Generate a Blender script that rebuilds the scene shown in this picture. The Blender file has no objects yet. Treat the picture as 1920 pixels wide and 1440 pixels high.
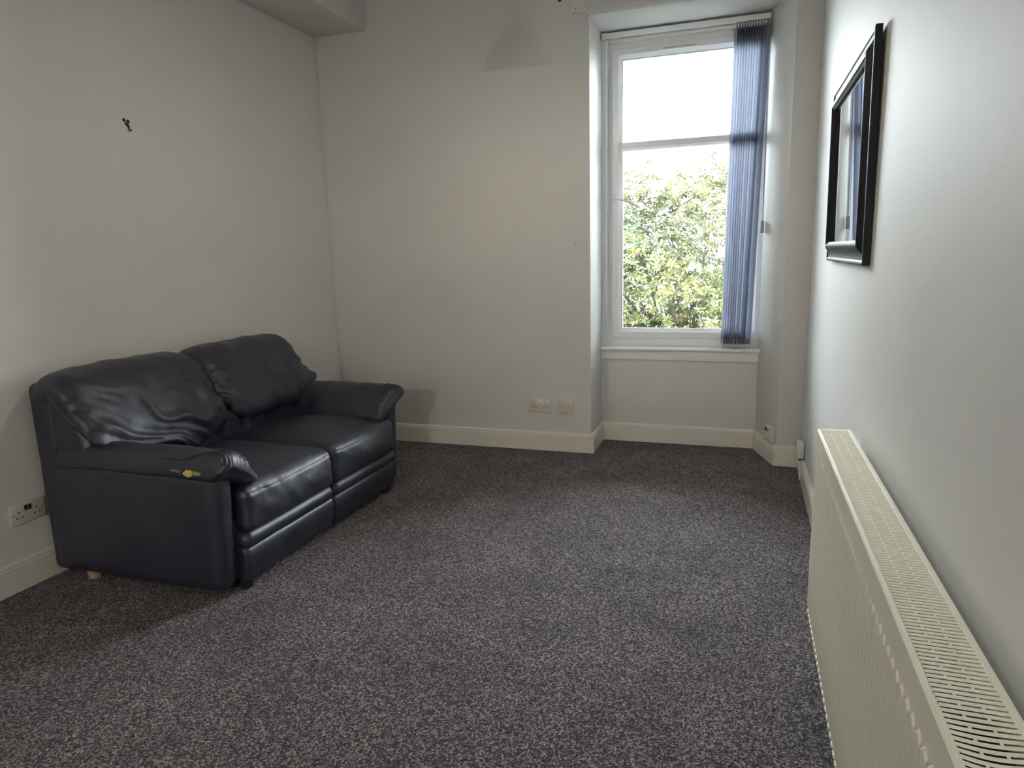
import bpy, bmesh, math, random
import numpy as np
from mathutils import Matrix, Vector
random.seed(7)
rng = np.random.default_rng(11)
PI = math.pi
scn = bpy.context.scene
COL = scn.collection

# ------------------------------------------------------------------ camera
YAW, PITCH, ROLL, F = -0.3275, -0.1892, -0.0275, 1273.3
CX, CH = -0.3651, 1.3
fw = Vector((math.sin(YAW)*math.cos(PITCH), math.cos(YAW)*math.cos(PITCH), math.sin(PITCH)))
rt = Vector((math.cos(YAW), -math.sin(YAW), 0)); up = rt.cross(fw)
c_, s_ = math.cos(ROLL), math.sin(ROLL)
rt, up = c_*rt + s_*up, -s_*rt + c_*up
cam = bpy.data.cameras.new('camera'); camo = bpy.data.objects.new('camera', cam); COL.objects.link(camo)
cam.sensor_width = 36; cam.sensor_fit = 'HORIZONTAL'; cam.lens = F/1920*36; cam.clip_start = .02
M = Matrix((rt, up, -fw)).transposed().to_4x4(); M.translation = (CX, 0, CH)
camo.matrix_world = M
scn.camera = camo

# ------------------------------------------------------------------ light
scn.view_settings.view_transform = 'Standard'
scn.view_settings.look = 'None'
scn.view_settings.gamma = 1
scn.view_settings.use_curve_mapping = False
scn.view_settings.exposure = 1.05
world = bpy.data.worlds.new('overcast_sky'); scn.world = world; world.use_nodes = True
wn = world.node_tree; wn.nodes.clear()
wo = wn.nodes.new('ShaderNodeOutputWorld'); wb = wn.nodes.new('ShaderNodeBackground')
tc = wn.nodes.new('ShaderNodeTexCoord'); sx = wn.nodes.new('ShaderNodeSeparateXYZ')
cr = wn.nodes.new('ShaderNodeValToRGB')
cr.color_ramp.elements[0].position = 0.45; cr.color_ramp.elements[0].color = (.86, .93, 1, 1)
cr.color_ramp.elements[1].position = 1.0; cr.color_ramp.elements[1].color = (.90, .95, 1, 1)
wn.links.new(tc.outputs['Generated'], sx.inputs[0]); wn.links.new(sx.outputs['Z'], cr.inputs[0])
wn.links.new(cr.outputs[0], wb.inputs[0]); wb.inputs[1].default_value = 25.0
wn.links.new(wb.outputs[0], wo.inputs[0])
pl = bpy.data.lights.new('window_portal', 'AREA'); pl.shape = 'RECTANGLE'; pl.size = 1.1; pl.size_y = 2.1
pl.cycles.is_portal = True
po = bpy.data.objects.new('window_portal', pl); COL.objects.link(po)
po.location = (-.75, 4.95, 1.65); po.rotation_euler = (-PI/2, 0, 0)
LAMP_W = 7.0      # pendant over the middle of the room
FILL_W = 100.0  # added unseen fill lamp, far end of the room behind the viewer
FILL_COL = (1, .94, .86)
LAMP_COL = (1, .89, .76)

# ------------------------------------------------------------------ dims
D = 4.243; YR = 4.598; YW = 4.66; YO = 4.92
XL = -3.134; XA = -1.267; XB = -0.137; XBR = -0.252
ZL = 2.66; ZC = 2.98; YF = -4.3
SILL = 0.659

# ------------------------------------------------------------------ materials
def mat(name, color=(.5, .5, .5), rough=.6, spec=.5, metal=0.0):
    m = bpy.data.materials.new(name); m.use_nodes = True
    b = m.node_tree.nodes['Principled BSDF']
    b.inputs['Base Color'].default_value = (*color, 1); b.inputs['Roughness'].default_value = rough
    b.inputs['Specular IOR Level'].default_value = spec; b.inputs['Metallic'].default_value = metal
    return m, m.node_tree, b
def nd(nt, typ, **kw):
    n = nt.nodes.new(typ)
    for k, v in kw.items():
        if k in n.inputs: n.inputs[k].default_value = v
        else: setattr(n, k, v)
    return n
def noise(nt, scale, detail=3, rough=.5, vec=None):
    n = nd(nt, 'ShaderNodeTexNoise', Scale=scale, Detail=detail, Roughness=rough)
    if vec is not None: nt.links.new(vec, n.inputs['Vector'])
    return n
def objco(nt):
    return nt.nodes.new('ShaderNodeTexCoord').outputs['Object']
def bump(nt, b, h, strength, dist):
    n = nd(nt, 'ShaderNodeBump', Strength=strength, Distance=dist)
    nt.links.new(h, n.inputs['Height']); nt.links.new(n.outputs[0], b.inputs['Normal'])
    return n
def ramp(nt, fac, stops):
    r = nt.nodes.new('ShaderNodeValToRGB'); e = r.color_ramp.elements
    while len(e) < len(stops): e.new(.5)
    for i, (p, c) in enumerate(stops):
        e[i].position = p; e[i].color = (*c, 1)
    nt.links.new(fac, r.inputs[0]); return r
def painted(name, c, rough=.55, bs=.15, scale=160, spec=.3, var=.03):
    m, nt, b = mat(name, c, rough, spec); oc = objco(nt)
    n = noise(nt, scale, 3, .6, oc); bump(nt, b, n.outputs[0], bs, .002)
    n2 = noise(nt, 1.7, 4, .6, oc)
    r = ramp(nt, n2.outputs[0], [(.3, tuple(x*(1-var) for x in c)), (.7, tuple(min(1, x*(1+var)) for x in c))])
    nt.links.new(r.outputs[0], b.inputs['Base Color'])
    return m
WALLC = (.70, .692, .668)
m_wall = painted('wall_emulsion', WALLC, .62, .22, 330, .3)
m_ceil = painted('ceiling_emulsion', (.78, .78, .76), .8, .15, 120)
m_gloss = painted('cream_gloss_paint', (.74, .71, .63), .3, .05, 30, .5, .02)
m_white = painted('white_gloss_paint', (.89, .90, .90), .32, .05, 40, .5, .01)
m_upvc = painted('white_window_frame', (.88, .89, .90), .28, .02, 40, .5, .01)
m_plas, _, _ = mat('cream_plastic', (.66, .60, .50), .35)
m_plasw, _, _ = mat('white_plastic', (.80, .81, .80), .35)
m_dark, _, _ = mat('dark_recess', (.012, .011, .01), .7)
m_metal, _, _ = mat('brushed_steel', (.6, .6, .6), .3, .5, 1)
m_rad = painted('radiator_enamel', (.80, .76, .62), .35, .03, 50, .5, .03)
m_brass, _, _ = mat('screw_metal', (.25, .22, .16), .4, .5, .8)

def mk_carpet():
    m, nt, b = mat('twist_pile_carpet', (.1, .1, .1), .95, .12); oc = objco(nt)
    b.inputs['Sheen Weight'].default_value = .12; b.inputs['Sheen Roughness'].default_value = .6
    v = nd(nt, 'ShaderNodeTexVoronoi', Scale=205.0, Randomness=1.0); nt.links.new(oc, v.inputs['Vector'])
    n1 = noise(nt, 330, 4, .7, oc); n2 = noise(nt, 130, 4, .7, oc); n3 = noise(nt, 3.2, 5, .65, oc)
    r = ramp(nt, v.outputs['Color'], [(.15, (.020, .016, .017)), (.5, (.090, .076, .078)), (.85, (.40, .345, .345))])
    r2 = ramp(nt, n2.outputs[0], [(.32, (.55, .55, .55)), (.68, (1.4, 1.4, 1.4))])
    r3 = ramp(nt, n3.outputs[0], [(.32, (.74, .74, .74)), (.68, (1.2, 1.2, 1.2))])
    mx = nd(nt, 'ShaderNodeMix', data_type='RGBA', blend_type='MULTIPLY'); mx.inputs[0].default_value = 1
    nt.links.new(r.outputs[0], mx.inputs[6]); nt.links.new(r2.outputs[0], mx.inputs[7])
    mx2 = nd(nt, 'ShaderNodeMix', data_type='RGBA', blend_type='MULTIPLY'); mx2.inputs[0].default_value = 1
    nt.links.new(mx.outputs[2], mx2.inputs[6]); nt.links.new(r3.outputs[0], mx2.inputs[7])
    nt.links.new(mx2.outputs[2], b.inputs['Base Color'])
    a = nd(nt, 'ShaderNodeMath', operation='ADD'); nt.links.new(v.outputs['Distance'], a.inputs[0]); nt.links.new(n1.outputs[0], a.inputs[1])
    a2 = nd(nt, 'ShaderNodeMath', operation='ADD'); nt.links.new(a.outputs[0], a2.inputs[0]); nt.links.new(n2.outputs[0], a2.inputs[1])
    bump(nt, b, a2.outputs[0], .9, .006)
    return m
m_carpet = mk_carpet()

def mk_leather():
    m, nt, b = mat('navy_leather', (.016, .016, .028), .4, .65); oc = objco(nt)
    b.inputs['Coat Weight'].default_value = .22; b.inputs['Coat Roughness'].default_value = .38
    v = nd(nt, 'ShaderNodeTexVoronoi', Scale=420.0, feature='DISTANCE_TO_EDGE'); nt.links.new(oc, v.inputs['Vector'])
    n = noise(nt, 26, 5, .6, oc); n2 = noise(nt, 7, 4, .6, oc)
    a = nd(nt, 'ShaderNodeMath', operation='MULTIPLY_ADD'); nt.links.new(v.outputs[0], a.inputs[0]); a.inputs[1].default_value = .5
    nt.links.new(n.outputs[0], a.inputs[2]); bump(nt, b, a.outputs[0], .35, .003)
    r = ramp(nt, n2.outputs[0], [(.3, (.36, .36, .36)), (.7, (.50, .50, .50))])
    nt.links.new(r.outputs[0], b.inputs['Roughness'])
    r2 = ramp(nt, n2.outputs[0], [(.35, (.011, .012, .027)), (.7, (.019, .019, .036))])
    nt.links.new(r2.outputs[0], b.inputs['Base Color'])
    return m
m_leather = mk_leather()
m_ldark, _, _ = mat('dark_leather_piping', (.010, .010, .016), .45)
m_stitch, _, _ = mat('stitching', (.10, .10, .14), .5)
m_foam = painted('yellow_foam', (.62, .45, .14), .95, .9, 200, .1, .3)
m_oldfoam = painted('aged_foam', (.30, .25, .09), .95, .9, 200, .1, .3)
m_torn = painted('torn_backing_cloth', (.20, .17, .13), .95, .8, 200, .1, .2)
m_wood = painted('pale_wood_foot', (.42, .25, .15), .45, .1, 60, .4, .1)
m_blackfoot, _, _ = mat('black_foot', (.01, .01, .012), .5)
m_frame = painted('pewter_grey_frame', (.018, .018, .024), .5, .06, 80, .15, .1)
m_mirror, _, _ = mat('mirror_silver', (.88, .90, .90), .01, .5, 1)

def mk_glass():
    m = bpy.data.materials.new('window_glass'); m.use_nodes = True; nt = m.node_tree; nt.nodes.clear()
    o = nt.nodes.new('ShaderNodeOutputMaterial'); t = nt.nodes.new('ShaderNodeBsdfTransparent'); g = nt.nodes.new('ShaderNodeBsdfGlossy')
    g.inputs['Roughness'].default_value = .02; fr = nt.nodes.new('ShaderNodeFresnel'); mx = nt.nodes.new('ShaderNodeMixShader')
    t.inputs[0].default_value = (.95, .97, .96, 1)
    nt.links.new(fr.outputs[0], mx.inputs[0]); nt.links.new(t.outputs[0], mx.inputs[1]); nt.links.new(g.outputs[0], mx.inputs[2]); nt.links.new(mx.outputs[0], o.inputs[0])
    return m
m_glass = mk_glass()
def mk_vane():
    m, nt, b = mat('blue_grey_blind_fabric', (.50, .52, .59), .8, .2)
    out = nt.nodes['Material Output']; tr = nd(nt, 'ShaderNodeBsdfTranslucent'); tr.inputs[0].default_value = (.62, .65, .74, 1)
    mx = nt.nodes.new('ShaderNodeMixShader'); mx.inputs[0].default_value = .5
    nt.links.new(b.outputs[0], mx.inputs[1]); nt.links.new(tr.outputs[0], mx.inputs[2]); nt.links.new(mx.outputs[0], out.inputs[0])
    oc = objco(nt); n = noise(nt, 500, 2, .5, oc); bump(nt, b, n.outputs[0], .2, .001)
    return m
m_vane = mk_vane()
m_clear, _, _ = mat('clear_plastic_chain', (.75, .76, .78), .2)
m_weight, _, _ = mat('grey_plastic_weight', (.34, .34, .36), .5)

def mk_leaf():
    m, nt, b = mat('shrub_leaf', (.2, .3, .1), .6, .12)
    at = nd(nt, 'ShaderNodeAttribute', attribute_name='leafcol'); nt.links.new(at.outputs['Color'], b.inputs['Base Color'])
    out = nt.nodes['Material Output']; tr = nt.nodes.new('ShaderNodeBsdfTranslucent'); nt.links.new(at.outputs['Color'], tr.inputs[0])
    mx = nt.nodes.new('ShaderNodeMixShader'); mx.inputs[0].default_value = .3
    nt.links.new(b.outputs[0], mx.inputs[1]); nt.links.new(tr.outputs[0], mx.inputs[2]); nt.links.new(mx.outputs[0], out.inputs[0])
    return m
m_leaf = mk_leaf()
m_bark = painted('shrub_bark', (.10, .075, .05), .9, .5, 60)
m_grass = painted('lawn', (.10, .14, .05), .9, .6, 30, .2, .3)
m_stone = painted('harled_outside_wall', (.45, .42, .36), .9, .5, 40, .2, .1)

# ------------------------------------------------------------------ helpers
class G:
    def __init__(s): s.v = []; s.f = []
    def add(s, vs, fs):
        o = len(s.v); s.v += [tuple(map(float, p)) for p in vs]; s.f += [tuple(i+o for i in f) for f in fs]; return s
    def box(s, x0, x1, y0, y1, z0, z1):
        vs = [(x, y, z) for z in (z0, z1) for y in (y0, y1) for x in (x0, x1)]
        return s.add(vs, [(0, 2, 3, 1), (4, 5, 7, 6), (0, 1, 5, 4), (2, 6, 7, 3), (0, 4, 6, 2), (1, 3, 7, 5)])
    def prism(s, poly, axis, a0, a1):
        def P(p, a): return (a, p[0], p[1]) if axis == 0 else ((p[0], a, p[1]) if axis == 1 else (p[0], p[1], a))
        n = len(poly); vs = [P(p, a0) for p in poly] + [P(p, a1) for p in poly]
        return s.add(vs, [tuple(range(n)), tuple(range(2*n-1, n-1, -1))] + [(i, i+n, (i+1) % n+n, (i+1) % n) for i in range(n)])
    def tube(s, pts, r, n=8, cap=True):
        pts = [Vector(p) for p in pts]; rings = []
        for i, p in enumerate(pts):
            t = (pts[min(i+1, len(pts)-1)] - pts[max(i-1, 0)]).normalized()
            a = Vector((0, 0, 1)) if abs(t.z) < .9 else Vector((1, 0, 0))
            u = t.cross(a).normalized(); w = t.cross(u)
            rr = r[i] if isinstance(r, (list, tuple)) else r
            rings.append([p + rr*(math.cos(2*PI*k/n)*u + math.sin(2*PI*k/n)*w) for k in range(n)])
        return s.loft(rings, cap)
    def loft(s, rings, cap=True, closed=False):
        n = len(rings[0]); m = len(rings); vs = [p for r in rings for p in r]; fs = []
        for i in range(m if closed else m-1):
            j = (i+1) % m
            for k in range(n): fs.append((i*n+k, i*n+(k+1) % n, j*n+(k+1) % n, j*n+k))
        if cap and not closed: fs.append(tuple(range(n-1, -1, -1))); fs.append(tuple((m-1)*n+k for k in range(n)))
        return s.add(vs, fs)
    def disc(s, c, r, h, axis, n=20):
        ax = Vector([1 if i == axis else 0 for i in range(3)])*h
        return s.tube([Vector(c), Vector(c)+ax], r, n)

def make(name, g, m, parent=None, smooth=False, bevel=0, seg=2, angle=35, kind=None, org=None):
    me = bpy.data.meshes.new(name)
    o = bpy.data.objects.new(name, me)
    base = Vector((0, 0, 0))
    if org is not None: base = Vector(org)
    elif parent is not None: base = abs_loc(parent)
    me.from_pydata([(p[0]-base.x, p[1]-base.y, p[2]-base.z) for p in g.v], [], g.f)
    bm = bmesh.new(); bm.from_mesh(me); bmesh.ops.recalc_face_normals(bm, faces=bm.faces)
    if bevel > 0:
        ed = [e for e in bm.edges if len(e.link_faces) == 2 and e.calc_face_angle() > math.radians(25)]
        bmesh.ops.bevel(bm, geom=ed, offset=bevel, segments=seg, affect='EDGES', profile=.5, clamp_overlap=True)
    bm.to_mesh(me); bm.free()
    me.materials.append(m); COL.objects.link(o)
    if parent is not None:
        o.parent = parent; o.location = base - abs_loc(parent)
    else: o.location = base
    if smooth or bevel > 0:
        for p in me.polygons: p.use_smooth = True
        if not smooth or angle < 180: me.set_sharp_from_angle(angle=math.radians(angle))
    if kind: o['kind'] = kind
    return o
def abs_loc(o):
    l = Vector(o.location)
    return l + abs_loc(o.parent) if o.parent else l
def thing(name, label, cat, loc, group=None):
    o = bpy.data.objects.new(name, None); COL.objects.link(o); o.location = loc; o.empty_display_size = .1
    o['label'] = label; o['category'] = cat
    if group: o['group'] = group
    return o
def tag(o, label, cat, group=None):
    o['label'] = label; o['category'] = cat
    if group: o['group'] = group
    return o
def struct(name, g, m, label=None, **kw):
    o = make(name, g, m, **kw); o['kind'] = 'structure'
    if label: o['label'] = label
    return o

# vectorised value noise
_perm = rng.random((64, 64, 64))
def vnoise(p):
    p = np.asarray(p, float); i = np.floor(p).astype(int); f = p - i; f = f*f*(3-2*f); r = 0
    for a in (0, 1):
        for b in (0, 1):
            for c in (0, 1):
                w = (f[..., 0] if a else 1-f[..., 0])*(f[..., 1] if b else 1-f[..., 1])*(f[..., 2] if c else 1-f[..., 2])
                r = r + w*_perm[(i[..., 0]+a) % 64, (i[..., 1]+b) % 64, (i[..., 2]+c) % 64]
    return r*2-1
def fbm(p, o=3):
    r = 0; a = 1
    for k in range(o): r = r + a*vnoise(np.asarray(p)*2**k + 7.3*k); a *= .5
    return r
def ridge(p): return 1 - 2*np.abs(vnoise(p))
def displace(o, fn):
    me = o.data; n = len(me.vertices); co = np.empty(n*3); me.vertices.foreach_get('co', co); co = co.reshape(-1, 3)
    no = np.empty(n*3); me.vertex_normals.foreach_get('vector', no); no = no.reshape(-1, 3)
    wp = co + np.array(abs_loc(o)); co = co + no*fn(wp, no)[:, None]
    me.vertices.foreach_set('co', co.ravel()); me.update()

def softbox(x0, x1, y0, y1, z0, z1, r, step=.02, warp=None):
    """Rounded box as a welded dense grid; warp moves points (N,3)->(N,3)."""
    h = np.array([(x1-x0)/2, (y1-y0)/2, (z1-z0)/2]); c = np.array([(x0+x1)/2, (y0+y1)/2, (z0+z1)/2])
    r = min(r, *(h*.98)); idx = {}; V = []; Fc = []
    def samp(hh):
        k = max(2, int((2*hh)/step)); core = list(np.linspace(-(hh-r), hh-r, k)); q = max(2, int(r/step)+2)
        t = np.tan(np.linspace(0, PI/4, q+1)[1:])
        return [-(hh-r)-r*x for x in t[::-1]] + core + [(hh-r)+r*x for x in t]
    S = [samp(a) for a in h]
    def vid(p):
        k = tuple(np.round(p, 6))
        if k not in idx:
            idx[k] = len(V); q = np.clip(p, -(h-r), h-r); d = p-q; L = np.linalg.norm(d); V.append(q + d/L*r)
        return idx[k]
    for ax in range(3):
        a, b = [(1, 2), (2, 0), (0, 1)][ax]
        for sg in (-1, 1):
            ids = []
            for u in S[a]:
                row = []
                for w in S[b]:
                    p = np.zeros(3); p[ax] = sg*h[ax]; p[a] = u; p[b] = w; row.append(vid(p))
                ids.append(row)
            for i in range(len(S[a])-1):
                for j in range(len(S[b])-1):
                    q = (ids[i][j], ids[i+1][j], ids[i+1][j+1], ids[i][j+1])
                    Fc.append(q if sg > 0 else q[::-1])
    V = np.array(V) + c
    if warp is not None: V = warp(V)
    g = G(); g.add(V, Fc); return g

# ------------------------------------------------------------------ room shell
g = G().box(XL-.3, .3, YF-.3, YO, -.3, 0)
floor = struct('floor', g, m_carpet, 'dark grey-brown speckled twist pile carpet')
struct('ceiling', G().box(XL-.3, .3, YF-.3, YO, ZC, ZC+.2), m_ceil)
struct('wall_left', G().box(XL-.3, XL, YF, YO, 0, ZC), m_wall, 'plain off-white wall behind the sofa')
struct('wall_right', G().box(0, .3, YF, YO, 0, ZC), m_wall, 'off-white stippled wall with the radiator and mirror')
struct('wall_front', G().box(XL-.3, .3, YF-.3, YF, 0, ZC), m_wall)
g = G()
g.box(XL, XA, D, YO, 0, ZC)                       # pier left of the window
g.prism([(XB, D), (0.02, D), (0.02, YO), (-.238, YO), (XBR, YR)], 2, 0, ZC)   # splayed right pier
g.box(XA-.01, XB+.06, D, YO, ZL, ZC)              # lintel
g.box(XA-.01, -.2, YR, YO, 0, SILL-.03)          # wall under the sill
struct('wall_back', g, m_wall, 'off-white window wall with a deep splayed window recess', bevel=.006)
struct('ceiling_bulkhead', G().box(XL, -2.745, YF, D, 2.753, ZC), m_wall, 'boxed-in bulkhead along the top of the left wall', bevel=.003)

# skirting boards
PROF = [(0, 0), (.018, 0), (.018, .086), (.0165, .089), (.0165, .091), (.018, .094), (.018, .104), (.015, .107), (.015, .109), (.0165, .112), (.015, .119), (.010, .124), (0, .126)]
def skirting(name, path, label=None, pts=PROF):
    path = [Vector((*p, 0)) for p in path]; rings = []
    for i, p in enumerate(path):
        def nrm(a, b): d = (b-a).normalized(); return Vector((d.y, -d.x, 0))
        n0 = nrm(path[i-1], p) if i > 0 else None; n1 = nrm(p, path[i+1]) if i < len(path)-1 else None
        if n0 is None: n = n1
        elif n1 is None: n = n0
        else: n = (n0+n1)/(1+n0.dot(n1))
        rings.append([p + n*w + Vector((0, 0, z)) for w, z in pts])
    g = G().loft(rings); return struct(name, g, m_gloss, label, smooth=True, angle=22)
skirting('baseboard_left', [(XL, YF), (XL, D-.018)], 'cream gloss skirting board behind the sofa')
skirting('baseboard_back', [(XL, D), (XA, D), (XA, YR), (XBR, YR), (XB, D), (-.0005, D)], 'cream gloss skirting board following the window recess')
skirting('baseboard_right', [(0, D-.018), (0, YF)], 'cream gloss skirting board behind the radiator')

# ------------------------------------------------------------------ window
win = bpy.data.objects.new('window_1', None); COL.objects.link(win); win.location = (-.76, YW, SILL); win['kind'] = 'structure'
win['label'] = 'white framed window in the recess with an opening upper light'
x0, x1 = -1.232, -0.210; zb, zt = SILL+.012, 2.60
gx0, gx1, gz0, gz1 = -1.142, -0.300, .775, 2.505; tz0, tz1 = 1.945, 2.004
# casing between the plaster reveal and the frame
g = G()
g.box(XA-.001, x0, YR+.012, YO, SILL, ZL); g.box(XA, -.240, YR+.03, YO, zt, ZL)
g.box(x0-.012, x0+.001, YR+.004, YW+.03, SILL, zt+.01)
make('casing', g, m_white, win, bevel=.003)
def mitred(xa, xb, za, zb_, prof):
    """rectangular sash; prof: (inset, y) closed loop"""
    rings = []
    for cx_, cz_, sx_, sz_ in [(xa, za, 1, 1), (xb, za, -1, 1), (xb, zb_, -1, -1), (xa, zb_, 1, -1)]:
        rings.append([(cx_+sx_*i, y, cz_+sz_*i) for i, y in prof])
    return G().loft(rings, closed=True)
make('window_frame', mitred(x0, x1, zb-.012, zt, [(0, YW), (.030, YW), (.033, YW+.004), (.033, YO-.04), (0, YO-.04)]), m_upvc, win)
make('bottom_rail', G().box(x0+.033, x1-.033, YW-.004, YO-.05, zb-.012, zb+.046), m_upvc, win, bevel=.003)
w_ = gx0-(x0+.028)
PR = [(0, YW-.012), (.004, YW-.018), (w_-.022, YW-.018), (w_-.016, YW-.010), (w_-.003, YW+.004), (w_, YW+.010), (w_, YW+.06), (0, YW+.06)]
sash = make('sash', mitred(x0+.028, x1-.028, gz0-w_, gz1+w_, PR), m_upvc, win, smooth=True, angle=20)
g = G().prism([(tz0, YW+.06), (tz0, YW+.012), (tz0+.012, YW-.012), (tz1-.012, YW-.012), (tz1, YW+.012), (tz1, YW+.06)][::1], 0, gx0, gx1)
# prism with axis 0 takes (y,z): rebuild properly
g = G(); g.prism([(YW+.06, tz0), (YW+.012, tz0), (YW-.012, tz0+.012), (YW-.012, tz1-.012), (YW+.012, tz1), (YW+.06, tz1)], 0, gx0-.004, gx1+.004)
make('transom', g, m_upvc, win)
for a, b in ((gz0-.005, tz0+.005), (tz1-.005, gz1+.005)):
    make('pane', G().box(gx0-.005, gx1+.005, YW+.030, YW+.036, a, b), m_glass, win)
v = make('trickle_vent', G().box(-.905, -.655, YW-.031, YW-.0185, 2.523, 2.547), m_white, win, bevel=.003)
g = G()
for xx in (-.895, -.665): g.box(xx-.009, xx+.009, YW-.035, YW-.0315, 2.527, 2.543)
make('end_clip', g, m_upvc, v)
make('slot', G().box(-.88, -.68, YW-.0318, YW-.0312, 2.533, 2.537), m_weight, v)
hz = 1.640; hx = -1.187; hy = YW-.0185
g = G().box(hx-.014, hx+.014, hy-.010, hy, hz-.035, hz+.035)
h = make('handle', g, m_plasw, win, bevel=.004)
g = G().tube([(hx, hy-.009, hz), (hx, hy-.045, hz)], .010, 12)
g.tube([(hx-.008, hy-.045, hz+.002), (hx+.02, hy-.046, hz-.002), (hx+.075, hy-.050, hz-.018), (hx+.135, hy-.050, hz-.032)], [.010, .0085, .0075, .0065], 10)
make('lever', g, m_plasw, h, smooth=True)
# sill board with rounded nosing, apron below
r_ = .013; zc_ = SILL-r_
pr = [(YO-.05, SILL), (YR-.018, SILL)] + [(YR-.022-.012*math.sin(t), zc_+r_*math.cos(t)) for t in np.linspace(0.15, PI-.15, 9)] + [(YR-.018, SILL-2*r_), (YO-.05, SILL-2*r_)]
sill = make('window_sill', G().prism(pr, 0, XA+.001, XBR+.012), m_white, win, smooth=True, angle=40)
make('sill_apron', G().box(XA+.001, XBR+.006, YR-.010, YR-.0005, .572, SILL-2*r_), m_white, win, bevel=.002)
make('sash_gasket', mitred(gx0-.0005, gx1+.0005, gz0-.0005, gz1+.0005, [(0, YW+.0105), (.004, YW+.012), (.004, YW+.029), (0, YW+.029)]), m_weight, win)

# curtain batten over the recess with a painted bracket stump
b = struct('trim_1', G().box(-1.285, -.06, D-.012, D-.0002, 2.664, 2.692), m_wall, 'painted wooden batten above the window recess', bevel=.002)
t = make('curtain_bracket', G().box(-1.366, -1.284, D-.007, D-.0003, 2.682, 2.79), m_wall, bevel=.002, org=(-1.325, D, 2.70))
tag(t, 'painted-over square bracket plate high on the wall left of the window', 'bracket')
make('screw', G().disc((-1.345, D-.0085, 2.700), .003, .003, 1, 10), m_dark, t)
t = make('wall_plug', G().disc((-1.443, D-.004, 2.765), .011, .0035, 1, 16).disc((-1.443, D-.006, 2.765), .006, .003, 1, 12), m_dark, org=(-1.443, D, 2.765))
tag(t, 'dark plugged screw hole at the top edge of the window wall', 'wall plug')

# ------------------------------------------------------------------ vertical blind
bl = thing('vertical_blind', 'blue-grey vertical blind drawn into a stack at the right of the window', 'blind', (-.7, 4.60, 2.61))
BY = 4.60
hr = make('headrail', G().box(-1.252, -.262, BY-.022, BY+.022, 2.617, 2.648), m_white, bl, bevel=.003)
make('track_groove', G().box(-1.245, -.266, BY-.006, BY+.006, 2.6155, 2.6172), m_weight, hr)
make('end_cap', G().box(-1.258, -1.2505, BY-.024, BY+.024, 2.614, 2.651), m_plasw, hr, bevel=.002)
make('end_cap', G().box(-.2625, -.2545, BY-.024, BY+.024, 2.614, 2.651), m_plasw, hr, bevel=.002)
NV = 12; zt_, zb_ = 2.600, .712
xs = np.linspace(-.452, -.285, NV)
chain = G(); loops = G()
for k, xc in enumerate(xs):
    last = k == NV-1
    ang = math.radians(79 if not last else 50) + random.uniform(-.03, .03)
    hw = .0445; n = 6; vs = []; zs = np.linspace(zt_, zb_, 9); dx, dy = math.cos(ang), -math.sin(ang)
    sway = random.uniform(-.002, .002); xb_ = xc - .022 - .022*k/NV
    g = G(); th = .0006
    for side in (-1, 1):
        for i, z in enumerate(zs):
            tt = i/8; xm = xc*(1-tt) + (xb_+sway)*tt
            for j in range(n+1):
                s = -1+2*j/n; bow = .006*(1-s*s)
                vs.append((xm + s*hw*dx + (bow+side*th)*(-dy), BY + s*hw*dy + (bow+side*th)*dx, z))
    m_ = 9*(n+1); fs = []
    for i in range(8):
        for j in range(n):
            a = i*(n+1)+j; q = (a, a+1, a+n+2, a+n+1); fs.append(q); fs.append(tuple(t+m_ for t in q[::-1]))
    for i in range(8):
        for j in (0, n): a = i*(n+1)+j; fs.append((a, a+n+1, a+n+1+m_, a+m_))
    for j in range(n):
        for i in (0, 8): a = i*(n+1)+j; fs.append((a, a+1, a+1+m_, a+m_))
    g.add(vs, fs)
    vane = make('vane', g, m_vane, bl, smooth=True)
    make('hanger', G().box(xc-.004, xc+.004, BY-.010, BY+.010, 2.585, 2.6155), m_plasw, vane, bevel=.0015)
    # bottom weight
    gw = G(); w = .043
    pts = [(-w, 0), (w, 0), (w, .030), (-w, .030)]
    vv = []
    for off in (-.0022, .0022):
        for s, zz in pts: vv.append((xb_+sway + s*dx - off*dy*1 , BY + s*dy + off*dx, .690+zz))
    gw.add(vv, [(0, 1, 2, 3), (7, 6, 5, 4), (0, 4, 5, 1), (1, 5, 6, 2), (2, 6, 7, 3), (3, 7, 4, 0)])
    make('weight', gw, m_weight, vane, bevel=.0006)
    if k < NV-1:   # link chains sag between neighbouring weights, front and back
        xn = xs[k+1] - .022 - .022*(k+1)/NV
        for s in (-1, 1):
            p0 = Vector((xb_ + s*hw*dx, BY + s*hw*dy, .692)); p1 = Vector((xn + s*hw*dx, BY+s*hw*dy, .692))
            chain.tube([p0.lerp(p1, u) - Vector((0, .004*(s > 0), (.012+.012*((k*7) % 3 == 0))*4*u*(1-u))) for u in np.linspace(0, 1, 7)], .0011, 5)
lc = make('link_chain', chain, m_clear, bl, smooth=True); lc['kind'] = 'stuff'
for xa_, dp in ((-.47, .035), (-.425, .040), (-.345, .038)):
    yy = BY-.058
    if xa_ < -.46: pts = [(xa_, yy, .69), (xa_-.002, yy-.001, .65), (xa_, yy-.001, .69-dp-.01)]
    else: pts = [(xa_ + .012*math.cos(t), yy-.0005, .675 + (dp+.0)*(-math.sin(t))) for t in np.linspace(0, PI, 11)]
    make('loose_chain', G().tube(pts, .0016, 6), m_clear, bl, smooth=True)
g = G().tube([(-.270, BY-.02, 2.62), (-.262, BY-.028, 2.2), (-.2575, BY-.032, 1.46)], .0014, 6)
g.tube([(-.266, BY-.02, 2.62), (-.259, BY-.026, 2.2), (-.2555, BY-.028, 1.46)], .0014, 6)
cd = make('pull_cord', g, m_weight, bl)
make('cord_weight', G().box(-.268, -.248, BY-.042, BY-.022, 1.385, 1.46), m_weight, cd, bevel=.003)

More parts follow.
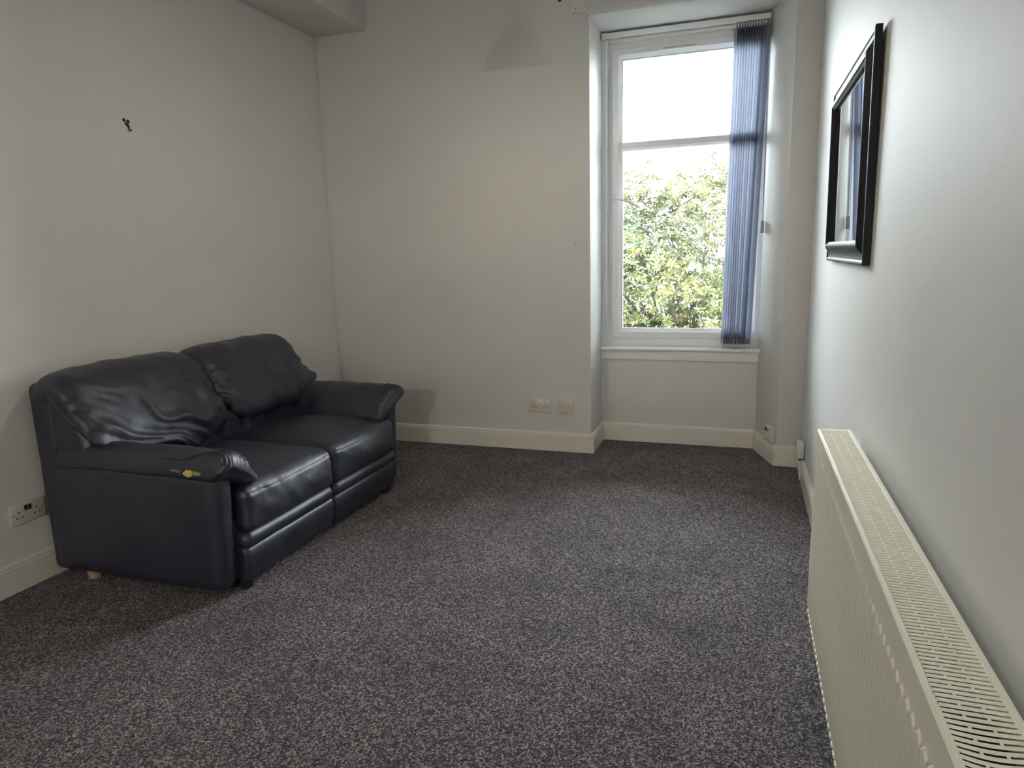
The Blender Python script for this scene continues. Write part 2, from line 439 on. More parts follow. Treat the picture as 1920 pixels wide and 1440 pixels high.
# ------------------------------------------------------------------ electrical plates
def socket(cx, z0, wall, label, yy=None, face='back'):
    """UK double socket; built on the back wall plane or left wall plane."""
    W_, H_ = .146, .086
    def T(u, v, d):   # u along, v up, d out from wall
        return (cx+u, D-d, z0+v) if face == 'back' else (XL+d, cx+u, z0+v)
    def bx(u0, u1, v0, v1, d0, d1):
        a = T(u0, v0, d0); b_ = T(u1, v1, d1); return G().box(min(a[0], b_[0]), max(a[0], b_[0]), min(a[1], b_[1]), max(a[1], b_[1]), min(a[2], b_[2]), max(a[2], b_[2]))
    t = thing('double_socket', label, 'socket', T(0, 0, .0))
    make('face_plate', bx(-W_/2, W_/2, 0, H_, .0003, .0095), m_plas, t, bevel=.0025)
    for s in (-1, 1):
        g = G()
        for (pu, pv, w, h_) in ((0, .050, .0045, .009), (-.011, .029, .0075, .005), (.011, .029, .0075, .005)):
            q = bx(s*.037+pu-w/2, s*.037+pu+w/2, pv-h_/2, pv+h_/2, .0088, .0099); g.add(q.v, q.f)
        make('pin_holes', g, m_dark, t)
        r = bx(s*.0085-.006, s*.0085+.006, .052, .074, .0094, .013); sw = make('rocker_switch', r, m_plasw if face == 'back' else m_dark, t, bevel=.0012)  # left wall switches: their shadow is put into the dark colour
        make('screw', bx(s*.0605-.003, s*.0605+.003, .040, .046, .0092, .0102), m_brass, t, bevel=.001)
    return t
socket(-1.613, .262, 'back', 'cream double wall socket low on the window wall')
socket(1.875, .268, 'left', 'double wall socket low on the left wall, half hidden by the sofa', face='left')
t = thing('blanking_plate', 'square cream blanking plate on the wall between socket and window recess', 'wall plate', (-1.428, D, .262))
make('back_box', G().box(-1.471, -1.385, D-.009, D-.0003, .264, .350), m_plas, t, bevel=.002)
make('face_plate', G().box(-1.4735, -1.3825, D-.0165, D-.0085, .262, .352), m_plas, t, bevel=.003)
for s in (-1, 1): make('screw', G().disc((-1.428+s*.030, D-.0175, .307), .0032, .002, 1, 10), m_brass, t)

# thermostat on the splayed reveal of the recess, standing on the skirting
def splay(u, v, d):    # u along reveal from the front corner inward, d out into the recess
    e = Vector((XBR-XB, YR-D, 0)).normalized(); n = Vector((-e.y, e.x, 0)) ; p = Vector((XB, D, 0)) + e*u + n*d; return (p.x, p.y, v)
def sbox(u0, u1, v0, v1, d0, d1):
    vs = [splay(u, v, d) for v in (v0, v1) for d in (d0, d1) for u in (u0, u1)]
    return G().add(vs, [(0, 2, 3, 1), (4, 5, 7, 6), (0, 1, 5, 4), (2, 6, 7, 3), (0, 4, 6, 2), (1, 3, 7, 5)])
t = thing('heating_control', 'small cream heating control box above skirting in right side of window recess', 'control box', splay(.07, .127, 0))
make('case', sbox(.022, .128, .130, .222, .0005, .028), m_plas, t, bevel=.004)
make('display', sbox(.085, .118, .192, .210, .0278, .0288), m_dark, t)
make('dial_cover', sbox(.030, .118, .140, .182, .0278, .031), m_plas, t, bevel=.0015)
make('button', sbox(.060, .070, .194, .204, .0278, .030), m_weight, t, bevel=.001)

# white junction box on the right wall near the corner
t = thing('junction_box', 'small white cable box on the right wall just above skirting by the corner', 'junction box', (0, 3.99, .125))
make('case', G().box(-.036, -.0035, 3.955, 4.035, .132, .222), m_plasw, t, bevel=.005)
make('lid', G().box(-.040, -.0355, 3.958, 4.032, .135, .219), m_plasw, t, bevel=.002)
make('grommet', G().tube([(-.022, 3.985, .131), (-.022, 3.985, .118)], .008, 12), m_dark, t, smooth=True)
make('cable', G().tube([(-.022, 3.985, .120), (-.0225, 3.983, .105), (-.0235, 3.975, .092), (-.0225, 3.96, .075), (-.0225, 3.94, .02)], .004, 8), m_plasw, t, smooth=True)

# old fixing on the left wall: two holes and a bent hook
t = thing('wall_fixing', 'small dark broken fixing left in the wall above the sofa', 'wall fixing', (XL, 2.622, 1.947))
g = G()
for (dy, dz, r) in ((-.014, .017, .0085), (.008, .014, .009), (-.006, .002, .007), (.004, -.004, .007)): g.disc((XL-.001, 2.625+dy, 1.947+dz), r, .0025, 0, 14)
make('plug_hole', g, m_dark, t)
make('hook', G().tube([(XL, 2.629, 1.95), (XL+.006, 2.629, 1.94), (XL+.008, 2.627, 1.928), (XL+.007, 2.632, 1.918), (XL+.006, 2.643, 1.925)], .0032, 8), m_dark, t, smooth=True)
for i, (p, ax, lab) in enumerate((((-1.360, D-.001, 1.345), 1, 'tiny dark nail hole in the wall left of the window recess'), ((-.075, D-.001, 1.41), 1, 'tiny dark nail hole on the narrow pier right of the window'))):
    tag(make('nail_hole', G().disc(p, .0035 if i else .005, .0014, ax, 10), m_weight, org=p), lab, 'nail hole')

# ------------------------------------------------------------------ mirror
MX0, MX1 = 2.315, 3.27; MZ0, MZ1 = 1.236, 1.915
mt = thing('wall_mirror', 'rectangular wall mirror in a moulded dark pewter frame on the right wall', 'mirror', (0, (MX0+MX1)/2, MZ0))
PF = [(0, 0), (0, .017), (.003, .020), (.008, .0205), (.012, .018), (.015, .0145), (.022, .0145), (.032, .017), (.042, .0225), (.050, .029), (.056, .0325), (.062, .0335), (.067, .032), (.069, .028), (.073, .026), (.077, .021), (.077, .006), (.04, .003)]
CN = [(MX0, MZ0, 1, 1), (MX1, MZ0, -1, 1), (MX1, MZ1, -1, -1), (MX0, MZ1, 1, -1)]
def tilt(z): return -.001 - .008*(z-MZ0)/(MZ1-MZ0)
for i in range(4):
    a, b_ = CN[i], CN[(i+1) % 4]; rings = []
    for q in (a, b_):
        rings.append([(-.001 - h_*1.0 + (tilt(q[1]+q[3]*w)), q[0]+q[2]*w, q[1]+q[3]*w) for w, h_ in PF])
    make('frame_rail', G().loft(rings), m_frame, mt, smooth=True, angle=38)
w = .074
g = G().add([(-.016+tilt(z), y, z) for y, z in ((MX0+w, MZ0+w), (MX1-w, MZ0+w), (MX1-w, MZ1-w), (MX0+w, MZ1-w))] + [(-.011+tilt(z), y, z) for y, z in ((MX0+w, MZ0+w), (MX1-w, MZ0+w), (MX1-w, MZ1-w), (MX0+w, MZ1-w))],
            [(0, 1, 2, 3), (7, 6, 5, 4), (0, 4, 5, 1), (1, 5, 6, 2), (2, 6, 7, 3), (3, 7, 4, 0)])
make('mirror_glass', g, m_mirror, mt)

# ------------------------------------------------------------------ radiator
RY1, RY0 = 2.243, .443; RT, RB = .740, .140; RF, RBK = -.127, -.031
rd = thing('radiator', 'long cream panel radiator with slotted top grille on the right wall', 'radiator', (-.08, (RY0+RY1)/2, RB))
P = .0333; n = int((RY1-RY0)/P); y_off = 1.2018+P/2 - round((1.2018-RY0)/P)*P
ys = [RY0]; 
k0 = 0
prof = []
yy = y_off
lst = []
while yy + P < RY1-.012:
    if yy > RY0+.012: lst.append(yy)
    yy += P
S = [(0, 0), (.03, 0), (.12, .9), (.16, 1), (.5, 1), (.88, 1), (.93, .85), (.99, .05)]
cols = [(RY0, None, 0), (lst[0]-.004, None, 0)]
for y in lst:
    for s, a in S: cols.append((y+s*P, s, a))
cols += [(lst[-1]+P, None, 0), (RY1, None, 0)]
RD = .0036
rows = [RT-.003]
vs = []; nr = 14
for (y, s, a) in cols:
    zt2 = .668 + (.012*(1-((s-.5)/.4)**2) if s is not None else 0); zb2 = RB+.030
    zlist = [(RT-.010, 0), (zt2+.002, 0), (zt2, .5), (zt2-.003, 1), (.5, 1), (.3, 1), (zb2, 1), (zb2-.006, .5), (zb2-.012, 0), (RB+.008, 0)]
    row = [(RF+.009, y, RT-.001), (RF+.003, y, RT-.001), (RF+.0005, y, RT-.004)]
    row += [(RF + .0005 - RD*(a*e) + (0.0), y, z) for z, e in zlist]
    row += [(RF+.002, y, RB+.002), (RF+.010, y, RB)]
    vs.append(row)
nr = len(vs[0]); fs = []
for i in range(len(vs)-1):
    for j in range(nr-1): fs.append((i*nr+j, (i+1)*nr+j, (i+1)*nr+j+1, i*nr+j+1))
g = G().add([p for r in vs for p in r], fs)
g.add([(RF+.010, RY0, RT-.001), (RF+.010, RY1, RT-.001), (RF+.010, RY1, RB), (RF+.010, RY0, RB)], [(0, 1, 2, 3)])
make('front_panel', g, m_rad, rd, smooth=True, angle=30)
make('rear_panel', G().box(RBK-.012, RBK-.001, RY0+.02, RY1-.02, RB, RT-.015), m_rad, rd, bevel=.003)
for ya, yb in ((RY0-.001, RY0+.002), (RY1-.002, RY1+.001)):
    make('side_cover', G().box(RF+.0035, RBK, ya, yb, RB+.01, RT+.0015), m_rad, rd, bevel=.0008)
# top grille: one pressed sheet of bars and slots
g = G(); zt3 = RT+.0015; th = .0012
def cover_lip(x_, sgn):
    return [(x_, zt3-.008), (x_, zt3-.0015), (x_+sgn*.0015, zt3), (x_+sgn*.005, zt3), (x_+sgn*.0055, zt3-th), (x_+sgn*.002, zt3-.002), (x_+sgn*.0015, zt3-.008)]
g.prism([(a, z) for a, z in cover_lip(RF+.0045, 1)], 1, RY0, RY1)
g.prism([(a, z) for a, z in [(RBK, zt3-.010), (RBK, zt3-.001), (RBK-.0015, zt3+.0005), (RBK-.010, zt3+.0005), (RBK-.0115, zt3-th), (RBK-.002, zt3-.002), (RBK-.0015, zt3-.010)]], 1, RY0, RY1)
xa, xb = RF+.0085, RBK-.0105
sp = .01022; nrow = int((RY1-RY0-.04)/sp); ybase = .8982
k = math.ceil((RY0+.02-ybase)/sp)
def sag(x, y):
    t = (x-xa)/(xb-xa); a = max(0., (.865-y)/.12); a = min(a, 1.2)
    return -.0075*a*math.sin(PI*min(1, t*1.1))*1.0, -.0015*a*math.sin(PI*t)
while ybase + k*sp < RY1-.02:
    yc = ybase + (k+.5)*sp; hb = .0029 if yc > .87 else .0027; NN = 8 if yc < .9 else 1
    pts = []
    for q in range(NN+1):
        x = xa + (xb-xa)*q/NN; dy, dz = sag(x, yc)
        pts.append((x, yc+dy, zt3+dz))
    rings = [[(x, y-hb, z-th*1.6), (x, y-hb*.75, z), (x, y+hb*.75, z), (x, y+hb, z-th*1.6)] for x, y, z in pts]
    g.loft(rings)
    if k % 2 == 0:     # bridged slot at ybase + k*sp
        for f_ in (.315, .65):
            x = xa + (xb-xa)*f_; y = ybase+k*sp; dy, dz = sag(x, y)
            g.box(x-.0018, x+.0018, y-.0032+dy, y+.0032+dy, zt3-th+dz, zt3-.0001+dz)
    k += 1
g.box(xa-.001, xb+.001, RY1-.020, RY1, zt3-th, zt3); g.box(xa-.001, xb+.001, RY0, RY0+.020, zt3-th, zt3)
make('top_grille', g, m_rad, rd)
# convector fins inside, hanging off the panels
g = G()
yy = RY0+.03
while yy < RY1-.03:
    g.box(RF+.012, RF+.042, yy, yy+.0012, RB+.03, RT-.035); g.box(RBK-.044, RBK-.013, yy, yy+.0012, RB+.03, RT-.035); yy += .0125
m_fin, _, _ = mat('shade_dark_fin_metal', (.10, .095, .08), .8)  # shade between the panels painted in: fins darker than the enamel
make('convector_fins', g, m_fin, rd)
for y in (RY0+.25, (RY0+RY1)/2, RY1-.25):
    g = G().box(RBK-.002, -.0006, y-.015, y+.015, RB+.05, RT-.08); make('wall_bracket', g, m_rad, rd)

# scalloped welded bottom edge
g = G()
for y in lst: g.box(RF-.0022, RF+.004, y+.22*P, y+.80*P, RB-.001, RB+.008)
make('bottom_seam', g, m_rad, rd, bevel=.0008, seg=1)

# ------------------------------------------------------------------ sofa
def resamp(pts, n_, closed=False):
    pts = np.array(pts, float); m = len(pts); out = []
    ts = np.linspace(0, m, n_, endpoint=False) if closed else np.linspace(0, m-1-1e-6, n_)
    for t in ts:
        i = int(t); f_ = t-i
        if closed: p0, p1, p2, p3 = pts[i-1], pts[i], pts[(i+1) % m], pts[(i+2) % m]
        else: p0 = pts[max(i-1, 0)]; p1 = pts[i]; p2 = pts[i+1]; p3 = pts[min(i+2, m-1)]
        out.append(.5*((2*p1)+(-p0+p2)*f_+(2*p0-5*p1+4*p2-p3)*f_**2+(-p0+3*p1-3*p2+p3)*f_**3))
    return np.array(out)
SX, SY = -2.66, 2.665
so = thing('sofa', 'worn navy leather two-seater sofa with a torn near arm against the left wall', 'sofa', (SX, SY, 0))
Y0, Y1 = 1.93, 3.40
make('base', softbox(-3.09, -2.235, Y0+.05, Y1-.05, .05, .30, .02, .06), m_leather, so, smooth=True, angle=180)
def fine(p, n): return .0012*fbm(p*14, 3)
bf = make('back_frame', softbox(-3.112, -2.975, Y0+.005, Y1-.005, .03, .835, .03, .035), m_leather, so, smooth=True, angle=180)
displace(bf, lambda p, n: .004*fbm(p*5, 3))
for s in (0, 1):
    ya, yb = (Y0, Y0+.125) if s == 0 else (Y1-.125, Y1)
    sgn = -1 if s == 0 else 1
    def warp(V, s=s):
        V = V.copy(); t = np.clip((V[:, 0]+2.45)/.25, 0, 1); tz = np.clip((V[:, 2]-.05)/.45, 0, 1)
        # front tapers in towards the floor and belly outwards at mid height
        mid = Y0+.0625 if s == 0 else Y1-.0625
        V[:, 1] = mid + (V[:, 1]-mid)*(1-.30*t*(1-tz))
        V[:, 0] += .018*t*tz
        return V
    p = make('side_panel', softbox(-3.10, -2.225, ya, yb, .022, .535, .055, .02, warp), m_leather, so, smooth=True, angle=180)
    displace(p, lambda P_, n: .0022*fbm(P_*6, 3) + .0008*fbm(P_*22, 2))
    # padded arm
    yo = Y0 if s == 0 else Y1; NX = 70
    sec = resamp([(-.003, .497), (-.006, .535), (.006, .572), (.040, .594), (.085, .594), (.135, .570), (.185, .525), (.225, .475), (.243, .440), (.232, .418), (.195, .415), (.14, .440), (.08, .470), (.03, .482)], 84, True)
    A_, B_ = np.array((.045, .545)), np.array((.212, .443)); ab = B_-A_
    tm = np.clip(((sec-A_)@ab)/(ab@ab), 0, 1); med = A_ + tm[:, None]*ab
    XE0, XE1 = -2.99, -2.150
    us = np.concatenate([np.linspace(0, .90, 40), .90+.10*np.sin(np.linspace(0, PI/2, NX-40))[1:], ]); rings = []
    for u in us:
        f_ = max(0, (u-.93)/.07); e = max(.03, (1-f_**2)**.5) if f_ < 1 else .03
        g_ = .80+.20*min(1, u/.5) - .0
        ring = []
        for (w, z), m_, t_ in zip(sec, med, tm):
            w2 = m_[0]+(w-m_[0])*e; z2 = m_[1]+(z-m_[1])*e
            z2 = .50 + (z2-.50)*(.90+.10*min(1, u/.6)) + .006*math.sin(PI*u)
            low = max(0., min(1., (.52-z)/.06))*(1-t_)
            x = XE0+(XE1-XE0)*u - .05*low*max(0, (u-.8)/.2) - .045*max(0, (u-.75)/.25)*t_**2
            ring.append((x, yo - sgn*w2*g_ if w2 > .03 else yo - sgn*w2, z2))
        rings.append(ring)
    ar = make('arm', G().loft(rings), m_leather, so, smooth=True, angle=180)
    def fa(P_, n, yo=yo, sgn=sgn):
        u = (P_[:, 0]-XE0)/(XE1-XE0); w = (yo-P_[:, 1])*sgn
        al = (w-.02)*.85 - (P_[:, 2]-.56)*.55
        fr = np.clip((u-.84)/.07, 0, 1)
        pleat = .0034*fr*np.sin(al*420+2.5*vnoise(P_*12))*np.clip(n[:, 2]*2, 0, 1)
        cr = .004*ridge(np.stack([P_[:, 0]*16, P_[:, 1]*6, P_[:, 2]*6], 1))*np.clip((.9-u)*2, 0, 1)
        return pleat + cr + .003*fbm(P_*7, 3) + .0010*fbm(P_*25, 2)
    displace(ar, fa)
    co = np.array([v.co for v in ar.data.vertices]).reshape(-1, 84, 3) + np.array(abs_loc(ar))
    kA = int(np.argmin(np.abs(sec-np.array((.002, .565))).sum(1))); kB = int(np.argmin(np.abs(sec-np.array((.205, .505))).sum(1)))
    pts = []
    for t in np.linspace(0, 1, 26):
        u = .66+.315*min(1, t*1.35)**.9; i = int(np.argmin(np.abs(us-u))); k = kA + (kB-kA)*max(0, (t-.25)/.75)**1.3
        k0_, f_ = int(k), k-int(k); pts.append(Vector(co[i, k0_]*(1-f_)+co[i, min(83, k0_+1)]*f_))
    make('arm_piping', G().tube(pts, .0028, 8), m_ldark, ar, smooth=True)
    # upholstered side of the back, closing the gap beside the cushion
    def ww(V):
        V = V.copy(); t = np.clip((.84-V[:, 2])/.40, 0, 1.2); f_ = (V[:, 0]+3.10)/.22; V[:, 0] += np.clip(f_, 0, 1)*(.15*t-.01); return V
    y_a, y_b = (Y0+.008, Y0+.085) if s == 0 else (Y1-.085, Y1-.008)
    bs = make('back_side', softbox(-3.10, -2.90, y_a, y_b, .40, .835, .034, .02, ww), m_leather, so, smooth=True, angle=180)
    displace(bs, lambda P_, n: .004*fbm(P_*8, 3))
# seat cushions with stitched front border
for s in (0, 1):
    ya, yb = (Y0+.128, SY-.003) if s == 0 else (SY+.003, Y1-.128)
    ym, hw = (ya+yb)/2, (yb-ya)/2
    def warp(V):
        V = V.copy(); ty = (V[:, 1]-ym)/hw; tx = np.clip((V[:, 0]+2.88)/.73, 0, 1); tz = (V[:, 2]-.235)/.19
        V[:, 2] += .042*np.clip(tz, 0, 1)*(1-np.abs(ty)**3)*np.sin(PI*np.clip(tx*1.02, 0, 1))**.7
        fr = np.clip((tx-.85)/.15, 0, 1)
        V[:, 0] += fr*(.030*(1-ty**2)*np.clip(np.sin(PI*np.clip(tz*.9+.1, 0, 1)), 0, 1))
        V[:, 2] -= .010*fr*np.clip(tz, 0, 1)
        return V
    c = make('seat_cushion', softbox(-2.90, -2.175, ya, yb, .235, .425, .038, .013, warp), m_leather, so, smooth=True, angle=180)
    def fc(P_, n):
        front = np.clip((P_[:, 0]+2.30)/.12, 0, 1)
        puck = .0022*front*ridge(np.stack([P_[:, 0]*14, P_[:, 1]*42+2*vnoise(P_*8), P_[:, 2]*12], 1))*np.exp(-((P_[:, 2]-.40)/.05)**2)
        face = .0035*front*fbm(np.stack([P_[:, 0]*8, P_[:, 1]*13+P_[:, 2]*8, P_[:, 2]*13], 1), 3)*np.clip(n[:, 0], 0, 1)
        seam = -.004*np.exp(-((P_[:, 2]-.397)/.0035)**2)*np.clip(n[:, 0]*1.6, 0, 1)
        return puck + face + seam + .004*fbm(P_*5, 3) + .0012*fbm(P_*18, 2)
    displace(c, fc)
    # piping follows the displaced surface at the front top edge
    me = c.data; co = np.array([v.co for v in me.vertices]) + np.array(abs_loc(c))
    pts = []
    for y in np.linspace(ya+.03, yb-.03, 40):
        d = np.abs(co[:, 1]-y) + np.abs(co[:, 2]-.404)*1.2 - (co[:, 0]+2.2)*.5
        ok = (np.abs(co[:, 1]-y) < .014) & (np.abs(co[:, 2]-.402) < .012) & (co[:, 0] > -2.35)
        if ok.any():
            q = co[ok]; pts.append((q[:, 0].max()+.0005, y, q[np.argmax(q[:, 0]), 2]*.3+.402*.7))
    make('seam_piping', G().tube(pts, .0022, 6), m_stitch, c, smooth=True)
    # padded roll and skirt under the cushions
    yr0, yr1 = (Y0+.115, SY-.001) if s == 0 else (SY+.001, Y1-.115)
    r = make('front_roll', softbox(-2.30, -2.178, yr0, yr1, .165, .245, .038, .014), m_leather, so, smooth=True, angle=180)
    displace(r, lambda P_, n: .0016*fbm(P_*8, 3))
    def wsk(V):
        V = V.copy(); tz = np.clip((V[:, 2]-.03)/.15, 0, 1); f_ = np.clip((V[:, 0]+2.26)/.05, 0, 1)
        V[:, 0] += f_*(.012*np.sin(PI*tz**1.6) - .012*(1-tz)); return V
    k_ = make('skirt', softbox(-2.32, -2.192, yr0, yr1, .028, .185, .022, .014, wsk), m_leather, so, smooth=True, angle=180)
    displace(k_, lambda P_, n: .0016*fbm(P_*6, 3))
    # lumbar cushion
    lum = make('lumbar_cushion', softbox(-2.95, -2.768, ya-.03 if s else ya+.005, yb-.01 if not s else yb+.005, .37, .60, .075, .014), m_leather, so, smooth=True, angle=180)
    displace(lum, lambda P_, n: .012*ridge(np.stack([P_[:, 0]*5, P_[:, 1]*11+3*P_[:, 2], P_[:, 2]*3.0], 1)) + .006*fbm(P_*9, 3))
    # upper cushion draped over the back, hem hanging free
    yc0, yc1 = (Y0-.010, SY+.004) if s == 0 else (SY-.006, Y1+.004)
    yc = (yc0+yc1)/2; hw = (yc1-yc0)/2
    outer = [(-3.108, .775), (-3.105, .83), (-3.075, .868), (-3.02, .884), (-2.955, .878), (-2.895, .845), (-2.845, .785), (-2.805, .715), (-2.77, .64), (-2.748, .57), (-2.742, .515), (-2.752, .478)]
    inner = [(-2.772, .472), (-2.80, .50), (-2.84, .57), (-2.885, .65), (-2.93, .72), (-2.985, .765), (-3.05, .77)]
    if s: outer = [(x, z + max(0, .62-z)*.28) for x, z in outer]; inner = [(x, z + max(0, .62-z)*.28) for x, z in inner]
    O = resamp(outer, 84); I = resamp(inner, 30)
    NY = 96; rings = []
    ss = np.sin(np.linspace(-PI/2, PI/2, NY)) ; ss = np.sign(ss)*np.abs(ss)**1.0
    ctr = resamp(inner[::-1], 84)   # matching inner line for the outer samples
    for sv in ss:
        e = max(.04, (1-abs(sv)**8)**.5); kk = 1-.60*abs(sv)**7
        if s == 0 and sv < 0: kk = 1-.62*abs(sv)**3
        ring = []
        for p_, q_ in list(zip(O, ctr)):
            x = q_[0] + (p_[0]-q_[0])*e; z = q_[1] + (p_[1]-q_[1])*(.50+.50*e)
            if z < .70: z = .70-(.70-z)*kk
            ring.append((x, yc+sv*hw, z))
        for q_ in I:
            x, z = q_
            if z < .70: z = .70-(.70-z)*kk
            ring.append((x+.004, yc+sv*hw, z))
        rings.append(ring)
    hc = make('head_cushion', G().loft(rings), m_leather, so, smooth=True, angle=180)
    th0 = math.radians(-32 if s == 0 else -58)
    def fh(P_, n, s=s, yc=yc, hw=hw, th0=th0):
        sv = (P_[:, 1]-yc)/hw; yy_ = P_[:, 1]; zz = P_[:, 2]
        w1 = fbm(P_*4.5+3*s, 2)
        al = yy_*math.cos(th0)+zz*math.sin(th0) ; ac = -yy_*math.sin(th0)+zz*math.cos(th0)
        folds = ridge(np.stack([al*3.0, ac*15+1.8*w1, P_[:, 0]*2+s*5], 1))
        folds2 = ridge(np.stack([al*6.0+9, ac*30+2.5*w1, P_[:, 0]*2+s*5], 1))
        mask = np.clip((.83-zz)/.08, 0, 1)*np.clip(n[:, 0]*2.2, 0, 1)
        side = np.clip((np.abs(sv)-.72)/.2, 0, 1)
        pl_ = np.sin(zz*85+4*vnoise(P_*10)+s)*side
        top = .004*fbm(np.stack([P_[:, 0]*9, P_[:, 1]*16, P_[:, 2]*9], 1), 3)
        hem = -.006*np.exp(-((zz-.505)/.006)**2)*0
        return .017*folds*mask*(1-.4*side) + .005*folds2*mask + .004*pl_*mask + top + .005*fbm(P_*6+s, 2) + hem
    displace(hc, fh)
# torn leather with foam showing on the outside of the near arm
tp = G(); rings = []
def blob(cx_, cy_, cz_, a, b_, c__, seed, n1=14, n2=10):
    rings = []
    for i in range(n2):
        ph = PI*(i+.5)/n2; rings.append([(cx_+a*math.cos(ph)*1.0, cy_+b_*math.sin(ph)*math.cos(t), cz_+c__*math.sin(ph)*math.sin(t)) for t in np.linspace(0, 2*PI, n1, endpoint=False)])
    return G().loft(rings)
ty_ = Y0-.006
o = make('exposed_foam', blob(-2.312, ty_, .524, .024, .011, .014, 1), m_foam, so, smooth=True, angle=180)
displace(o, lambda P_, n: .004*fbm(P_*90, 3))
o = make('torn_cloth', blob(-2.275, ty_, .525, .026, .008, .010, 2), m_oldfoam, so, smooth=True, angle=180)
displace(o, lambda P_, n: .003*fbm(P_*90, 3))
o = make('torn_cloth', blob(-2.368, ty_, .529, .026, .008, .006, 3), m_torn, so, smooth=True, angle=180)
displace(o, lambda P_, n: .002*fbm(P_*90, 3))
# feet
for x, y, m_ in ((-2.93, Y0+.045, m_wood), (-2.93, Y1-.06, m_wood), (-2.235, Y0+.15, m_blackfoot), (-2.235, Y1-.17, m_blackfoot)):
    g = G().tube([(x, y, .0), (x, y, .055)], [.026, .032], 16)
    make('foot', g, m_, so, smooth=True, angle=40)

# ------------------------------------------------------------------ ceiling lamp of the room (above the frame) and added fill lamp
m_shade = painted('linen_shade', (.55, .50, .42), .8, .3, 200)
def pendant(LX, LY, LZ, watt, colr, label, soft=.06):
    cl = thing('pendant_lamp', label, 'lamp', (LX, LY, ZC))
    make('ceiling_rose', G().tube([(LX, LY, ZC), (LX, LY, ZC-.03)], .05, 24), m_plasw, cl, smooth=True, angle=40)
    make('flex', G().tube([(LX, LY, ZC-.03), (LX, LY, LZ+.13)], .003, 8), m_plasw, cl)
    hs = [(.045, .12), (.08, .10), (.12, .05), (.15, -.02), (.165, -.06)]
    rings = [[(LX+r*math.cos(t), LY+r*math.sin(t), LZ+z) for t in np.linspace(0, 2*PI, 40, endpoint=False)] for r, z in hs]
    rings += [[(LX+(r-.003)*math.cos(t), LY+(r-.003)*math.sin(t), LZ+z) for t in np.linspace(0, 2*PI, 40, endpoint=False)] for r, z in hs[::-1]]
    make('lamp_shade', G().loft(rings, closed=True), m_shade, cl, smooth=True, angle=50)
    make('lamp_holder', G().tube([(LX, LY, LZ+.13), (LX, LY, LZ+.08)], .018, 16), m_plasw, cl, smooth=True, angle=40)
    ld = bpy.data.lights.new('room_or_fill_lamp', 'POINT'); ld.energy = watt; ld.color = colr; ld.shadow_soft_size = soft
    lo = bpy.data.objects.new('room_or_fill_lamp', ld); COL.objects.link(lo); lo.location = (LX, LY, LZ-.045)
pendant(-1.5, 2.75, 2.45, LAMP_W, LAMP_COL, 'linen shaded pendant lamp over the middle of the room, above the frame')
pendant(-.5, -3.5, 2.35, FILL_W, FILL_COL, 'added fill lamp with a linen shade, unseen at the far end of the room behind the viewer', .10)  # added to even out the light on the window wall

# ------------------------------------------------------------------ outside: shrub and ground
struct('ground', G().add([(-30, YO, -.35), (30, YO, -.35), (30, 60, -.35), (-30, 60, -.35)], [(0, 1, 2, 3)]), m_grass)
struct('outside_sill', G().box(-1.4, -.1, YO-.06, YO+.06, SILL-.09, SILL-.01), m_stone)
sh = thing('shrub', 'large variegated yellow-green shrub growing outside the window', 'shrub', (-1.0, 8.2, -.35))
NR, LN = 14000, 7
th_ = rng.uniform(0, 2*PI, NR); tt_ = rng.uniform(0, 1, NR); rho = (1-tt_**3.2)**.5
rad = 1 - .62*rng.random(NR)**2.2
bx_, by_, bz_ = 2.9, 1.35, 2.5
lump = 1 + .07*np.sin(th_*5+1)*np.sin(tt_*9) + .06*np.sin(th_*11+tt_*14)
cen = np.stack([-1.0 + bx_*rad*lump*rho*np.cos(th_), 8.3 + by_*rad*lump*rho*np.sin(th_), -.35 + bz_*tt_*(.8+.2*rad)*lump], 1)
nrm_ = np.stack([rho*np.cos(th_), rho*np.sin(th_), tt_+.35], 1); nrm_ /= np.linalg.norm(nrm_, axis=1)[:, None]
nrm_ += rng.normal(0, .35, nrm_.shape); nrm_ /= np.linalg.norm(nrm_, axis=1)[:, None]
verts = []; faces = []; cols_ = []
yel = np.clip(.5 + .9*fbm(cen*1.3, 2) + .25*(cen[:, 2]-1.2), 0, 1)
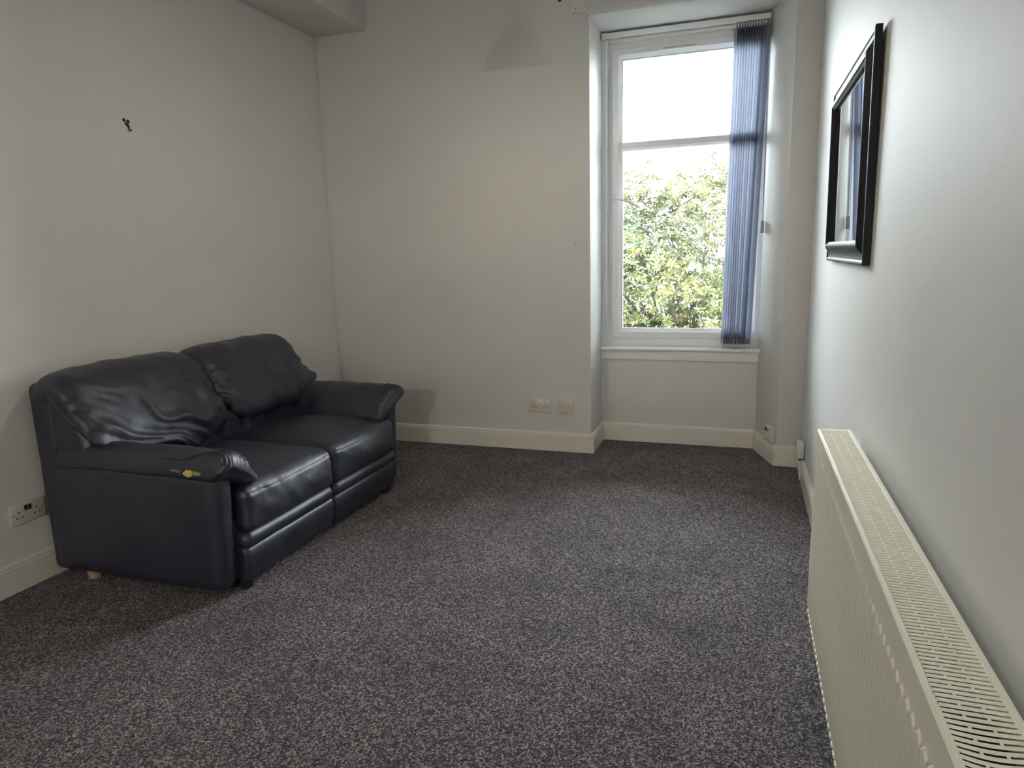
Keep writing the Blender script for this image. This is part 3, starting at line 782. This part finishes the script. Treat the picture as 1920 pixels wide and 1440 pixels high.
for i in range(NR):
    n_ = Vector(nrm_[i]); a = n_.orthogonal().normalized(); b_ = n_.cross(a); c0 = Vector(cen[i]); ph0 = random.random()*6.28
    for k in range(LN):
        an = ph0 + 2*PI*k/LN; d = (math.cos(an)*a + math.sin(an)*b_); L = random.uniform(.042, .075); W2 = L*.22
        lift = random.uniform(.0, .6); d2 = (d + n_*lift).normalized(); sd = d2.cross(n_).normalized()
        base = c0 + d2*.008; mid = base + d2*L*.5 - n_*.001; tip = base + d2*L - n_*.010
        o = len(verts); verts += [base, mid + sd*W2 + n_*.004, tip, mid - sd*W2 + n_*.004, mid]
        faces += [(o, o+1, o+4), (o+1, o+2, o+4), (o+2, o+3, o+4), (o+3, o, o+4)]
        y_ = yel[i]*random.random()
        col = np.array([.020, .032, .017])*(1-y_) + np.array([.12, .095, .022])*y_
        if random.random() < .22: col = np.array([.09, .10, .065])
        col = col*random.uniform(.6, 1.3)
        cols_ += [(*col, 1)]*5
g = G(); g.v = [tuple(v) for v in verts]; g.f = faces
me = bpy.data.meshes.new('foliage'); me.from_pydata([(v[0]+1.0, v[1]-8.2, v[2]+.35) for v in g.v], [], faces)
at = me.color_attributes.new('leafcol', 'FLOAT_COLOR', 'POINT'); at.data.foreach_set('color', np.array(cols_).ravel())
me.materials.append(m_leaf); fo = bpy.data.objects.new('foliage', me); COL.objects.link(fo); fo.parent = sh; fo['kind'] = 'stuff'
g = G()
for k in range(70):
    a = random.uniform(0, 2*PI); r = random.uniform(.3, 1); zt_ = random.uniform(.9, 2.2)
    e = Vector((-1+2.0*r*math.cos(a), 8.3+1.2*r*math.sin(a), -.35+zt_*math.sqrt(max(.1, 1-r*r*.6))))
    s0 = Vector((-1+.25*math.cos(a), 8.3+.25*math.sin(a), -.36)); mdp = s0.lerp(e, .5)+Vector((0, 0, .25))
    g.tube([s0, s0.lerp(mdp, .5)+Vector((0, 0, .05)), mdp, mdp.lerp(e, .5)+Vector((random.uniform(-.05, .05), 0, .05)), e], [.03, .022, .016, .011, .006], 6)
make('branches', g, m_bark, sh, smooth=True)
